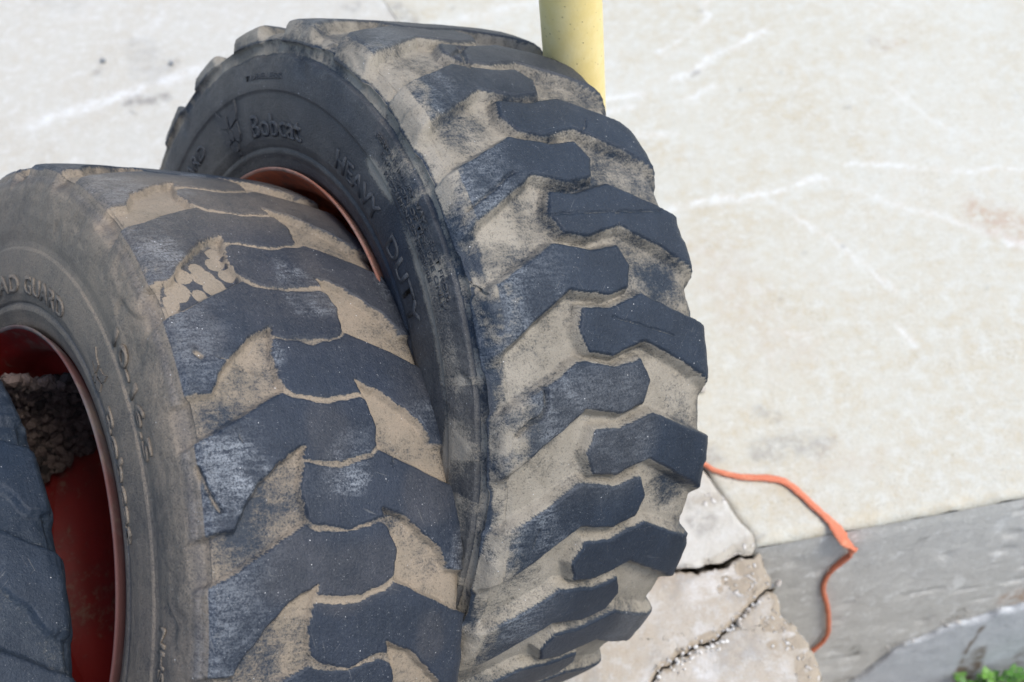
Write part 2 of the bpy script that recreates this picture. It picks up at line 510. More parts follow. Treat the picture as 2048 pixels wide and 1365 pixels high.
STAINS_SHADE = [([(-.634, 2.05), (-.62, 1.988), (-.60, 1.96)], .030, .34), ([(-.645, 1.882), (-.61, 1.886), (-.575, 1.888)], .014, .9),
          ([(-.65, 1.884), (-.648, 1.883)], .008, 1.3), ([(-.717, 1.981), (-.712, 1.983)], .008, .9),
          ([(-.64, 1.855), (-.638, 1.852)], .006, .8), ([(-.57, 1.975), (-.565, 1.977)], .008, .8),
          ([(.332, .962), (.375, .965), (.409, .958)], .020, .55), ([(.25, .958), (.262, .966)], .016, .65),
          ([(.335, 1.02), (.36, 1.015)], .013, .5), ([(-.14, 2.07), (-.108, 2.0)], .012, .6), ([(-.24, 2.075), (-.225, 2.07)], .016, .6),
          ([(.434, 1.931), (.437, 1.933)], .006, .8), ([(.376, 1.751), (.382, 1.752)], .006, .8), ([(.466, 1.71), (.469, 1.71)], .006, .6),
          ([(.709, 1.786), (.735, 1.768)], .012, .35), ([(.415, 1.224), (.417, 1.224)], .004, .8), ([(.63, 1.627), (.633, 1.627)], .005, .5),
          ([(-.83, 2.25), (-.78, 2.2)], .03, .25), ([(.215, .89), (.232, .895)], .012, .6), ([(.205, .862), (.236, .858)], .009, .7), ([(.222, .87), (.226, .845)], .006, .5), ([(.255, .812), (.285, .815)], .010, .9), ([(.16, .83), (.18, .825)], .01, .4)]  # the patch at the crack edge paints in a shadow spot
RUSTS = [([(.76, 1.345), (.79, 1.322), (.82, 1.30)], .035, .55), ([(.42, .93), (.46, .92)], .03, .15),
         ([(.33, 1.33), (.36, 1.20), (.40, 1.12)], .05, .16), ([(.72, 1.78), (.75, 1.765)], .015, .35)]


def slab_attrs(X, Y, expose=None):
    wob = .006 * vnoise(X * 30, Y * 30, 0 * X) + .003 * vnoise(X * 110, Y * 110, 0 * X + 4)
    mark = np.zeros(X.shape); stain_shade = np.zeros(X.shape); rust = np.zeros(X.shape)
    br = .65 + .7 * vnoise(X * 45, Y * 45, 0 * X + 8)
    for pl, w, s in SCRAPES:
        mark = np.maximum(mark, s * smooth(w * 1.3, w * .3, seg_dist(X + wob, Y - wob, pl)) * np.clip(br + .35, .2, 1.2))
    # many faint scrapes of the same kind
    rr = np.random.default_rng(3)
    for _ in range(46):
        x, y = rr.uniform(-1.0, 1.1), rr.uniform(.95, 2.3); a = rr.normal(.3, .8); l = rr.uniform(.02, .10)
        mark = np.maximum(mark, rr.uniform(.15, .5) * smooth(.007, .001, seg_dist(X + wob, Y - wob, [(x, y), (x + l * math.cos(a), y + l * math.sin(a))])))
    for pl, w, s in STAINS_SHADE:
        stain_shade = np.maximum(stain_shade, s * smooth(w * 1.4, w * .5, seg_dist(X + wob * 1.8, Y + wob * 1.5, pl)))
    for _ in range(40):
        x, y = rr.uniform(-1.0, 1.1), rr.uniform(.9, 2.3); w = rr.uniform(.002, .005)
        stain_shade = np.maximum(stain_shade, .7 * smooth(w * 1.4, w * .5, np.hypot(X - x, Y - y)))
    for pl, w, s in RUSTS:
        rust = np.maximum(rust, s * smooth(w * 1.5, w * .2, seg_dist(X + wob * 2, Y + wob * 2, pl)))
    return dict(mark=mark, stain_shade=stain_shade, rust=rust, expose=expose if expose is not None else np.zeros(X.shape))


# ground sheet down in the low part and out to the horizon
gx = np.concatenate([[-300, -100, -30, -12], np.linspace(-6, 6, 61), [12, 30, 100, 300]])
GX, GY = np.meshgrid(gx, gx, indexing='ij')
GZ = -.665 + .02 * fbm(GX, GY, 0 * GX, 1.5)
g = mesh_obj('ground', np.stack([GX, GY, GZ], -1).reshape(-1, 3), grid_faces(len(gx), len(gx)), M_GROUND)
tag(g, 'bare brown soil stretching away below the concrete', kind='structure')

# gravel yard
U = np.concatenate([[-14, -8, -4], np.linspace(-2, -.05, 79)]); Vv = np.concatenate([[-12, -6, -3], np.linspace(-1, 1.62, 106)])
X, Y = np.meshgrid(U, Vv, indexing='ij')
Z = -.022 + .012 * fbm(X, Y, 0 * X, 14, 3)
o = slab_object('gravel_yard', X, Y, Z, M_GRAVEL, .64, {}, sides='LRBT')
tag(o, 'grey brown gravel yard under the stacked wheels', kind='structure')

# the big dock slab on the right
U = spread(125, .008, 14); V_ = spread(185, .008, 14)
Ug, Vg = np.meshgrid(U, V_, indexing='ij')
Y = .818 + Vg + .0567 * np.minimum(Ug, 3)
gapw = .0005 + .0025 * smooth(1.25, .95, Y)
X = joint_x(Y) + gapw + Ug
edge = vnoise(Ug * 40, Vg * 0, Ug * 0) * .5 + .5
rB = .010 + .010 * edge
X = X + .003 * vnoise(Y * 50, Vg * 0 + 3, Y * 0) * np.exp(-Ug / .02) * smooth(1.3, 1.0, Y)
Z = border_z(Vg, rB) + border_z(Ug, .008) * smooth(1.3, 1.0, Y) + .0006 * fbm(X, Y, 0 * X, 25, 3) + .002 * vnoise(X * 3, Y * 3, 0 * X)
ex = smooth(.03, .0, Vg) * .25
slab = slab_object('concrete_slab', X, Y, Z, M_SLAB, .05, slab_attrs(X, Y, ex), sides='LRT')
tag(slab, 'pale scraped concrete slab ending in a straight dock edge', kind='structure')

# the slab to the left of the joint, its near edge is the long crack
crack1 = np.array([(-14, 1.56), (-1.5, 1.52), (-.5, 1.46), (-.30, 1.38), (-.15, 1.16), (-.02, .92), (.05, .80), (.12, .797), (.171, .799), (.19, .795), (.207, .792), (.225, .798), (.241, .797),
                   (.262, .806), (.277, .807), (.297, .815)])


def crack1_y(x):
    return np.interp(x, crack1[:, 0], crack1[:, 1]) + (.0035 * vnoise(x * 110, x * 0, x * 0) + .002 * vnoise(x * 260, x * 0 + 3, x * 0)) * smooth(-.02, .06, x)


U = spread(180, .0065, 13); V_ = spread(190, .0085, 13)
Ug, Vg = np.meshgrid(U, V_, indexing='ij')
x0 = .293 - Ug
Y = crack1_y(x0) + .0035 + Vg
X = np.where(True, joint_x(Y) - (.0005 + .0025 * smooth(1.25, .95, Y)) - Ug, 0) + (x0 - (joint_x(crack1_y(x0)) - .003 - Ug)) * np.exp(-Vg / .16)
X = X + .003 * vnoise(Y * 55, Vg * 0 + 7, Y * 0) * np.exp(-Ug / .02) * smooth(1.3, 1.0, Y)
d0 = Vg; ex = smooth(.014, .0, Vg) * (.4 + .5 * vnoise(x0 * 30, 0 * x0, 0 * x0)) + .42 * smooth(.30, .1, Vg) * (x0 > .05) * (.5 + vnoise(X * 28, Y * 28, 0 * X))
Z = border_z(d0, .005 + .004 * (vnoise(x0 * 70, 0 * x0, 0 * x0) + 1)) + border_z(Ug, .008) * smooth(1.3, 1.0, Y) + .0006 * fbm(X, Y, 0 * X, 25, 3) + .002 * vnoise(X * 3, Y * 3, 0 * X)
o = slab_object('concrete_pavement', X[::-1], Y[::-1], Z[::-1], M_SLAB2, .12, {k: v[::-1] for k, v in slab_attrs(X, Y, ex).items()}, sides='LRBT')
tag(o, 'pale grey concrete paving beyond the wheels left of the joint', kind='structure')

# broken curb between the long crack and the viewer
crack2 = np.array([(-.08, .58), (0, .60), (.06, .622), (.115, .646), (.123, .658), (.159, .677), (.187, .690), (.214, .697), (.236, .711), (.253, .730), (.261, .736), (.28, .748), (.2985, .757), (.34, .772)])


def crack2_y(x):
    return np.interp(x, crack2[:, 0], crack2[:, 1]) + .004 * vnoise(x * 90, x * 0 + 5, x * 0) + .002 * vnoise(x * 230, x * 0 + 8, x * 0)


curb = empty('broken_curb', (.12, .6, 0))
tag(curb, 'cracked beige concrete curb with crumbling edge right of the wheels', 'curb')


def curb_piece(lo, hi, nu, nv, mat, gap_lo, gap_hi, seed, xl=-.06):
    u = np.concatenate([[0, .004, .01, .02], np.linspace(.035, .965, nu), [.98, .99, .996, 1]])
    v = np.concatenate([[0, .006, .015, .03], np.linspace(.05, .95, nv), [.97, .985, .994, 1]])
    Ug, Vg = np.meshgrid(u, v, indexing='ij')
    Y = .7 + 0 * Ug; X = 0 * Ug
    for _ in range(12):
        xr = curb_right(Y) + .003 * vnoise(Y * 70, 0 * Y + seed, 0 * Y) + .002 * vnoise(Y * 180, 0 * Y + seed, 0 * Y)
        xl_ = xl + (xr - .3) * .9
        X = xl_ + (xr - xl_) * Ug
        Y = (lo(X) + gap_lo) * (1 - Vg) + (hi(X) - gap_hi) * Vg
    dR = (1 - Ug) * (xr - xl_); dB = (Y - lo(X) - gap_lo); dT = (hi(X) - gap_hi - Y)
    Z = -.004 + border_z(dR, .012 + .008 * vnoise(Y * 40, 0 * Y, 0 * Y + seed)) + border_z(dB, .006) + border_z(dT, .006)
    Z += .0012 * fbm(X, Y, 0 * X + seed, 40, 3)
    ex = np.maximum(smooth(.085, .0, dR + .05 * vnoise(X * 25, Y * 25, 0 * X + seed) + .03 * vnoise(X * 80, Y * 80, 0 * X + seed)), np.maximum(smooth(.022, 0, dB), smooth(.012, 0, dT)) * .7)
    Z -= .003 * ex * (vnoise(X * 90, Y * 90, 0 * X) * .5 + .5)
    A = slab_attrs(X, Y, ex * .9 + .35 * smooth(.0, .6, vnoise(X * 20, Y * 20, 0 * X + seed)))
    A['mark'] = np.maximum(A['mark'], .8 * smooth(.15, .55, vnoise(X * 26, Y * 26, 0 * X + 3 + seed)))
    A['stain_shade'] = np.maximum(A['stain_shade'], .45 * smooth(.25, .6, vnoise(X * 24, Y * 24, 0 * X + 9 + seed)))
    o = slab_object('curb_slab', X, Y, Z, mat, .62, A, curb, sides='LRBT')
    o.matrix_parent_inverse = Matrix.Translation(-curb.location)
    return o


curb_piece(crack2_y, crack1_y, 110, 60, M_CURB, .0014, .003, 1.0)
curb_piece(lambda x: .2 + .06 * x + 0 * x, crack2_y, 110, 150, M_CURB, .003, .0018, 2.0)
curb_piece(lambda x: -6 + 0 * x, lambda x: .2 + .06 * x, 30, 60, M_CURB, 0, .004, 3.0)


# pebbles lying in the second crack
def stone_verts(r, rs, flat=.7):
    bm = bmesh.new(); bmesh.ops.create_icosphere(bm, subdivisions=1, radius=1)
    V = np.array([v.co[:] for v in bm.verts]); F = np.array([[v.index for v in f.verts] for f in bm.faces]); bm.free()
    V = V * (1 + rs.uniform(-.22, .22, (len(V), 1)))
    V = V * np.array([1, rs.uniform(.65, .95), flat * rs.uniform(.7, 1.1)]) * r
    a = rs.uniform(0, 6.28, 3)
    return V @ np.array(Euler(a).to_matrix()).T, F


def stones(name, pts, mat, parent, rs, sm=False):
    Vs, Fs, b = [], [], 0
    for x, y, z, r in pts:
        V, F = stone_verts(r, rs); Vs.append(V + (x, y, z)); Fs.append(F + b); b += len(V)
    return mesh_obj(name, np.concatenate(Vs), np.concatenate(Fs), mat, parent, smooth_sh=sm)


rs = np.random.default_rng(21)
M_PEB = mat_simple('pale_limestone', (.30, .26, .22), (.66, .64, .61), 60, .8, .001, True)
pts = []
for _ in range(170):
    x = rs.uniform(.02, .275); w = np.interp(x, [.02, .15, .22, .28], [.018, .012, .006, .003])
    pts.append((x, float(crack2_y(np.array(x))) - .004 + rs.normal(-.4, .7) * w, rs.uniform(-.007, .0), rs.uniform(.0012, .0036)))
rub = stones('crack_rubble', pts, M_PEB, curb, rs); rub.matrix_parent_inverse = Matrix.Translation(-curb.location); rub['kind'] = 'stuff'


def pebble(x, y, z, r, label, grp=None, mat=M_PEB):
    V, F = stone_verts(r, rs)
    o = mesh_obj('pebble', V, F, mat); o.location = (x, y, z)
    md = o.modifiers.new('sub', 'SUBSURF'); md.levels = 1; md.render_levels = 2
    return tag(o, label, 'pebble', grp)


pebble(.2415, .7085, .001, .0085, 'white rounded pebble wedged in the crack of the curb')
pebble(.2625, 1.0745, .008, .0115, 'pale grey pebble on the slab touching the right tyre outline')
pebble(.303, .757, .0, .008, 'small pale chip standing out at the curb edge over the wall')
pebble(-.700, 2.012, .004, .009, 'dark blue grey pebble on the paving far left', mat=M_STONE)
pebble(-.568, 1.978, .004, .007, 'small dark pebble on paving near the left outline of the right tyre', mat=M_STONE)

# dock wall with a lower footing
wall = empty('dock_wall', (.7, .83, -.66))
tag(wall, 'grey cast concrete wall dropping below the slab edge with stained footing', 'wall')
DP = np.array([.303, .818]); DT = np.array([.9984, .0566]); DN = np.array([.0566, -.9984])


def ledge_z(t):
    return np.interp(t, [-.2, 0, .10, .187, .242, .34, .435, .6, 1.0, 14], [-.665, -.66, -.63, -.531, -.43, -.374, -.346, -.315, -.27, -.25]) + .005 * vnoise(t * 25, 0 * t, 0 * t) + .002 * vnoise(t * 90, 0 * t, 0 * t)


tt = np.concatenate([np.linspace(-.12, .9, 205), np.geomspace(.92, 13.9, 24)])
w = np.linspace(0, 1, 90)
Tg, Wg = np.meshgrid(tt, w, indexing='ij')
zt = -.012
Zg = zt * (1 - Wg) + ledge_z(Tg) * Wg
off = .0015 + .0010 * fbm(Tg, Zg, 0 * Tg, 30, 3) + .0022 * smooth(.55, .8, vnoise(Tg * 22, Zg * 45, 0 * Tg)) * -1
off = off * smooth(0, .06, Wg)
P = DP + Tg[..., None] * DT + off[..., None] * DN
zero = np.zeros(Tg.shape)
rust = smooth(.05, .0, seg_dist(Tg, Zg, [(.415, -.325), (.47, -.28), (.55, -.26)]) + .02 * vnoise(Tg * 40, Zg * 40, zero)) * .8
stn = smooth(.012, .002, seg_dist(Tg, Zg, [(.178, -.44), (.172, -.40)]) + .006 * vnoise(Tg * 90, Zg * 90, zero)) * .9
stn = np.maximum(stn, smooth(.006, .002, seg_dist(Tg, Zg, [(.222, -.075), (.232, -.07)])) * .6)
stn = np.maximum(stn, smooth(.07, 0, Tg + .01) * .25)  # corner shade beside the curb, put into the wall colour
exw = smooth(.07, 0, np.abs(Zg - ledge_z(Tg)) + .03 * vnoise(Tg * 30, Zg * 30, zero)) * .85 + .25 * smooth(.2, .6, vnoise(Tg * 12, Zg * 18, zero))
o = mesh_obj('wall_face', np.concatenate([P, Zg[..., None]], -1).reshape(-1, 3), grid_faces(*Tg.shape)[:, ::-1], M_WALL, wall,
             dict(mark=.0 * zero, stain_shade=stn, rust=rust, expose=exw * .8))
o.matrix_parent_inverse = Matrix.Translation(-wall.location)
rows = [(0, 0), (.003, 0.0), (.006, .001), (.0078, .004)] + [(.008, .004 + q) for q in np.linspace(.01, 1, 46)]
Tg = np.repeat(tt[:, None], len(rows), 1)
OUT = np.array([r[0] for r in rows])[None, :] + 0 * Tg
DZ = np.array([r[1] for r in rows])[None, :] + 0 * Tg
lz = ledge_z(Tg)
Zg = np.where(DZ < .0045, lz - DZ, lz - .004 + (-.72 - lz + .004) * (DZ - .004))
rgh = smooth(.03, .0, DZ) * (.007 * fbm(Tg, Zg, 0 * Tg, 55, 4) - .004 * smooth(.1, .5, vnoise(Tg * 30, Zg * 30, 0 * Tg))) * smooth(0, .003, OUT)
Zg = Zg + rgh * .8
P = DP + Tg[..., None] * DT + (OUT + rgh + .0012 * fbm(Tg, Zg, 0 * Tg, 40, 3))[..., None] * DN
zero = np.zeros(Tg.shape)
wv = .006 * vnoise(Tg * 25, Zg * 25, zero)
stn = np.maximum(smooth(.013, .004, seg_dist(Tg + wv, Zg, [(.391, -.64), (.3875, -.55), (.392, -.49)]) - .012 * smooth(-.47, -.58, Zg)),
                 smooth(.005, .0015, seg_dist(Tg + wv * .6, Zg, [(.368, -.60), (.370, -.50), (.3785, -.40)])))
stn = np.maximum(stn, smooth(.02, .004, seg_dist(Tg + wv, Zg, [(.47, -.62), (.478, -.53)])) * .6)
stn = np.maximum(stn, smooth(.04, .0, Zg + .66) * .8)
lit_ledge = smooth(.012, .0, DZ) * .35  # ledge top painted paler, its lit line put into the colour
o = mesh_obj('footing', np.concatenate([P, Zg[..., None]], -1).reshape(-1, 3), grid_faces(*Tg.shape)[:, ::-1], M_FOOT, wall,
             dict(mark=lit_ledge, stain_shade=stn * 1.1, rust=0 * zero, expose=smooth(.012, .0, DZ) * .6))
o.matrix_parent_inverse = Matrix.Translation(-wall.location)

# weeds at the foot of the wall
Vs, Fs, b = [], [], 0
rs = np.random.default_rng(5)
for _ in range(700):
    t = rs.uniform(.36, 1.3); off = .025 + abs(rs.normal(0, .07))
    base = np.array([*(DP + DT * t + DN * off), -.655])
    hgt = rs.uniform(.02, .11) * (1 - .4 * (t > .8)); a = rs.uniform(0, 6.28); s = rs.uniform(.006, .014)
    top = base + np.array([rs.normal(0, .012), rs.normal(0, .012), hgt])
    for k in range(3):
        aa = a + k * 2.1; d = np.array([math.cos(aa), math.sin(aa), rs.uniform(-.15, .35)]); sd = np.array([-math.sin(aa), math.cos(aa), 0])
        q = [top, top + d * s * .5 + sd * s * .55, top + d * s * 1.15 + np.array([0, 0, .1 * s]), top + d * s * .5 - sd * s * .55]
        Vs += q; Fs.append([b, b + 1, b + 2, b + 3]); b += 4
    Vs += [base, base + (.001, 0, 0), top + (.001, 0, 0), top]; Fs.append([b, b + 1, b + 2, b + 3]); b += 4
o = mesh_obj('weeds', np.array(Vs), np.array(Fs), M_LEAF, smooth_sh=False)
tag(o, 'low green weeds growing at the foot of the dock wall', 'weeds', kind='stuff')

# loose gravel
rs = np.random.default_rng(9)
pts = []
for _ in range(5200):
    x, y = rs.uniform(-1.35, -.06), rs.uniform(.35, 1.46)
    pts.append((x, y, -.014 + rs.uniform(-.004, .008), rs.uniform(.005, .0135)))
o = stones('gravel', pts, M_GRAVEL, None, rs)
tag(o, 'loose grey brown gravel lying around the wheels', 'gravel', kind='stuff')

# ------------------------------------------------------------------ bollard
bol = empty('yellow_bollard', (.1044, 1.0699, 0))
tag(bol, 'yellow painted steel bollard with pitted paint behind the right wheel', 'bollard')


def lathe(name, prof, n, mat, parent, axis='Z', disp=None, start=0):
    th = np.linspace(0, 2 * np.pi, n, endpoint=False)
    pr = np.array(prof)
    T, R = np.meshgrid(th, pr[:, 0], indexing='ij'); _, H = np.meshgrid(th, pr[:, 1], indexing='ij')
    if axis == 'Z': V = np.stack([R * np.cos(T), R * np.sin(T), H], -1)
    else: V = np.stack([H, R * np.sin(T), R * np.cos(T)], -1)
    F = grid_faces(n, len(pr), True)
    return mesh_obj(name, V.reshape(-1, 3), F, mat, parent)


rbol = .0322
prof = [(rbol, z) for z in np.linspace(0, 1.06, 30)] + [(rbol - .0004, 1.062), (rbol - .0025, 1.066)]
lathe('post', prof, 64, M_YEL, bol)
lathe('cap', [(rbol - .0030, 1.0655), (.028, 1.072), (.02, 1.079), (.01, 1.083), (.0001, 1.084)], 64, M_YEL, bol)

# ------------------------------------------------------------------ cord
cord_pts = [(.150, .800, .001), (.168, .797, .004), (.172, .806, .005), (.160, .86, .005), (.19, .93, .005), (.236, .950, .005), (.256, .936, .005), (.288, .921, .0048), (.331, .911, .0048), (.352, .897, .005), (.377, .857, .005),
            (.392, .833, .004), (.405, .812, -.008)]
for t, z, n_ in [(.120, -.052, .010), (.098, -.109, .006), (.093, -.160, .005), (.106, -.225, .006), (.114, -.283, .007), (.116, -.327, .007), (.100, -.366, .008), (.06, -.42, .007), (.02, -.52, .008)]:
    q = DP + DT * t + DN * n_
    cord_pts.append((q[0], q[1], z))
CP = np.array(cord_pts)


def catmull(P, n):
    out = []
    Q = np.concatenate([[2 * P[0] - P[1]], P, [2 * P[-1] - P[-2]]])
    for i in range(1, len(Q) - 2):
        for t in np.linspace(0, 1, n, endpoint=False):
            a, b_, c, d = Q[i - 1:i + 3]
            out.append(.5 * (2 * b_ + (c - a) * t + (2 * a - 5 * b_ + 4 * c - d) * t * t + (3 * b_ - a - 3 * c + d) * t ** 3))
    out.append(P[-1])
    return np.array(out)


def sweep(name, path, wid, thk, twist, mat, parent=None, ns=14):
    n = len(path); T = np.gradient(path, axis=0); T /= np.linalg.norm(T, axis=1)[:, None]
    V = []
    ref = np.array([0, 0, 1.0])
    for i in range(n):
        t = T[i]; s = np.cross(t, ref)
        if np.linalg.norm(s) < .25: s = s + np.cross(t, np.array([DN[0], DN[1], 0])) * 0 + np.array([DT[0], DT[1], 0]) * .5
        s = s - t * (s @ t); s /= np.linalg.norm(s); u = np.cross(s, t)
        ca, sa = math.cos(twist[i]), math.sin(twist[i]); s2 = ca * s + sa * u; u2 = -sa * s + ca * u
        for k in range(ns):
            a = 2 * math.pi * k / ns
            r = 1 + .13 * abs(math.sin(1.5 * a + i * .55))
            V.append(path[i] + s2 * math.cos(a) * wid[i] * r + u2 * math.sin(a) * thk[i] * r)
    F = []
    for i in range(n - 1):
        for k in range(ns):
            F.append([i * ns + k, i * ns + (k + 1) % ns, (i + 1) * ns + (k + 1) % ns, (i + 1) * ns + k])
    return mesh_obj(name, np.array(V), np.array(F), mat, parent)


path = catmull(CP, 12)
L = np.linspace(0, len(CP) - 1, len(path))
wid = np.interp(L, [0, 5, 6, 8, 9.5, 10.5, 11.5, 12.4, 13.2, 14.5, 22], [.0036, .0034, .0034, .0056, .0050, .0050, .0076, .0088, .0046, .0034, .0032]) * (1 + .05 * np.sin(L * 9))
thk = np.interp(L, [0, 5, 8, 11, 13, 22], [.0030, .0029, .0028, .0027, .0028, .0030])
tw = np.interp(L, [0, 8, 11, 12, 13.5, 15, 22], [0, .2, .3, -.3, .2, .1, 0])
cord = sweep('orange_cord', path, wid, thk, tw, M_ROPE)
tag(cord, 'orange cord lying on the slab and hanging over the dock wall', 'cord')

# ------------------------------------------------------------------ wheels
PITCH = 360 / 22
DEG = math.pi / 180
ARC = .385 * DEG
# one tread lug of the left row, corner at the origin: (across m, degrees round)
LUG = [(-.150, -9.2), (-.134, -7.8), (-.104, -5.2), (-.041, 0), (.002, -1.33), (.030, -.5), (.040, 2.6), (.030, 5.9), (-.002, 5.4), (-.046, 6.8), (-.082, 4.2), (-.115, 2.1), (-.134, 1.2), (-.150, .6)]
GRV = [(.034, .4), (.044, -4.6), (.040, -8.6), (.058, -9.8), (.080, -11.4), (.106, -13.4), (.128, -14.5), (.150, -15.4), (.150, -9.6), (.128, -9.0), (.105, -8.6), (.090, -5.4), (.058, -1.2)]
M_LET = {}


def profile(kind, R):
    if kind == 'A':
        L_ = [(-.108, .2235), (-.1175, .2245), (-.1225, .232), (-.1255, .242), (-.1285, .2475), (-.1285, .2505), (-.1272, .2525), (-.1290, .2545), (-.1325, .262), (-.1348, .276), (-.1362, .292), (-.1366, .304),
              (-.1366, .3085), (-.1385, .3115), (-.1388, .316), (-.1378, .326), (-.1366, .336), (-.1352, .3435), (-.1345, .3452), (-.1312, .3468), (-.1305, .351), (-.1312, .356), (-.1338, .3585), (-.1343, .3602),
              (-.1330, .3625), (-.1318, .366), (-.1300, .371), (-.1265, .3765), (-.1205, .3802), (-.112, .3822), (-.09, .3838), (-.05, .3848), (0, .385)]
        sidewall = [(x, r) for x, r in L_]
    else:
        L_ = [(-.108, .2235), (-.1165, .2245), (-.1215, .231), (-.1245, .240), (-.1280, .2475), (-.1282, .2520), (-.1262, .2540), (-.1285, .2560), (-.1315, .264), (-.1330, .280), (-.1335, .298), (-.1335, .3065), (-.1318, .3085),
              (-.1316, .314), (-.1335, .324), (-.1345, .340), (-.1340, .354), (-.1322, .366), (-.1300, .3735), (-.1268, .3775), (-.1262, .3800), (-.1245, .3840), (-.1200, .3878), (-.112, .3895), (-.09, .3912), (-.05, .3925), (0, .393)]
        k = R / .393
        L_ = [(x, r if r < .33 else r * (1 + (k - 1) * (r - .33) / .063)) for x, r in L_]
    P = np.array(L_ + [(-x, r) for x, r in L_[-2::-1]])
    return P


def resample(P, fine, coarse, lo, hi):
    d = np.r_[0, np.cumsum(np.hypot(*np.diff(P, axis=0).T))]
    n = int(d[-1] / fine)
    s = np.linspace(0, d[-1], n)
    # keep the corner points too
    s = np.unique(np.round(np.r_[s, d], 6))
    keep = [s[0]]
    for v in s[1:]:
        x = np.interp(v, d, P[:, 0])
        st = fine * .45 if lo <= x <= hi else coarse
        if v - keep[-1] >= st: keep.append(v)
    s = np.array(keep)
    return np.stack([np.interp(s, d, P[:, 0]), np.interp(s, d, P[:, 1])], -1), s


def build_wheel(kind, name, label, loc, ax, R, wt, mat, rim_mat, phaseL, phaseR, depth, fine_range, dth, cuts, seed, texts, cat='wheel', group='skid steer wheels leaning in a row'):
    a = Vector(ax).normalized(); e = Vector((-a.y, a.x, 0)).normalized(); u = a.cross(e)
    root = empty(name)
    Rm = Matrix(((a.x, e.x, u.x), (a.y, e.y, u.y), (a.z, e.z, u.z))).to_4x4()
    centre = Vector(loc)
    base = centre - u * R + a * wt
    root.matrix_world = Matrix.Translation(base) @ Rm
    off = Vector((-wt, 0, R))
    tag(root, label, cat, group)
    P = profile('A' if kind == 'A' else 'B', R)
    pr, s = resample(P, .0016, .006, -.14, .10 if kind != 'C' else .14)
    th = []
    t = -180.0
    while t < 180 - 1e-6:
        th.append(t); t += dth if fine_range[0] <= t <= fine_range[1] else dth * 4
    th = np.array(th)
    m = len(pr); n = len(th)
    tang = np.gradient(pr, axis=0); nrm = np.stack([-tang[:, 1], tang[:, 0]], -1); nrm /= np.linalg.norm(nrm, axis=1)[:, None]
    kz = np.ones(11) / 11
    nrm = np.stack([np.convolve(np.pad(nrm[:, i], 5, mode='edge'), kz, 'valid') for i in (0, 1)], -1) * (pr[:, 1:] > .36) + nrm * (pr[:, 1:] <= .36)
    nrm /= np.linalg.norm(nrm, axis=1)[:, None]
    # outward normals
    nrm *= np.sign((nrm * (pr - np.array([0, .30]))).sum(1))[:, None]
    TH, PX = np.meshgrid(th, pr[:, 0], indexing='ij'); _, PR = np.meshgrid(th, pr[:, 1], indexing='ij')
    _, NX = np.meshgrid(th, nrm[:, 0], indexing='ij'); _, NR = np.meshgrid(th, nrm[:, 1], indexing='ij')
    # unrolled across coordinate: follows the section over the shoulder
    mid = s[np.argmin(np.abs(pr[:, 0]))]
    S_ = (s - mid)[None, :] + 0 * TH
    Xa = np.sign(S_) * np.minimum(np.abs(S_), .200)
    sn, cs = np.sin(TH * DEG), np.cos(TH * DEG)
    WX, WY, WZ = PX + seed, PR * sn, PR * cs
    # ragged, worn edges
    amp = .0016 if kind == 'A' else .0022
    jag = amp * fbm(WX, WY, WZ, 90, 3) + .0015 * vnoise(WX * 28, WY * 28, WZ * 28)
    jag2 = amp * fbm(WX + 3, WY, WZ, 90, 3)
    XL = Xa + jag; TL = TH + jag2 / ARC
    sd_all = np.full(TH.shape, 1e3); lug_id = np.zeros(TH.shape, int)
    second = np.full(TH.shape, 1e3)
    for side, ph in ((0, phaseL), (1, phaseR)):
        xx = XL if side == 0 else -XL
        rel = (TL - ph); k = np.floor((rel + PITCH * .5) / PITCH)
        for dk in (-1, 0, 1):
            kk = k + dk
            # each lug is a little different in width and reach
            kid = np.mod(kk, 22)
            j1 = vnoise(kid * 3.7 + seed, kid * 0 + side * 9.1, kid * 0 + .3) * .0025
            j2 = vnoise(kid * 5.1 + seed, kid * 0 + side * 4.7, kid * 0 + 2.3) * .5
            rr = rel - kk * PITCH + j2 * .6
            sd = poly_sdf(xx + j1, rr * ARC, [(px, pt * ARC) for px, pt in LUG])
            better = sd < sd_all
            second = np.where(better, sd_all, np.minimum(second, sd))
            lug_id = np.where(better, (kid + side * 22).astype(int), lug_id)
            sd_all = np.where(better, sd, sd_all)
    if kind == 'A':
        h = smooth(.0060, -.0030, sd_all)
        belt = smooth(.162, .122, np.abs(S_))
    else:
        gd = np.full(TH.shape, 1e3)
        for side, ph in ((0, phaseL), (1, phaseR)):
            xx = -XL if side == 0 else XL
            rel = (TL - ph); k = np.floor((rel + PITCH * .5) / PITCH)
            for dk in (-1, 0, 1, 2):
                rr = rel - (k + dk) * PITCH
                kid = np.mod(k + dk, 22)
                j1 = vnoise(kid * 3.7 + seed, kid * 0 + side * 9.1, kid * 0 + .3) * .004
                gd = np.minimum(gd, poly_sdf(xx + j1, rr * ARC, [(px, pt * ARC) for px, pt in GRV]) + .0012 * jag2 / amp)
        h = smooth(-.0030, .0020, gd)
        seam = smooth(.0040, .0008, np.abs(second - sd_all) * .5 + .0018 * (vnoise(WX * 40, WY * 40, WZ * 40) + .2)) * smooth(.062, .046, np.abs(Xa))
        h = np.minimum(h, 1 - .28 * seam)
        belt = smooth(.151, .128, np.abs(S_))
    hg = 1 - h                                   # 1 in the groove
    D = depth * hg * belt
    # groove floor rises a bit towards its middle line and is lumpy with caked mud
    D = D - hg * belt * (.0012 * fbm(WX, WY, WZ, 45, 3) + .0008)
    # cuts and slits in the lugs
    cutm = np.zeros(TH.shape)
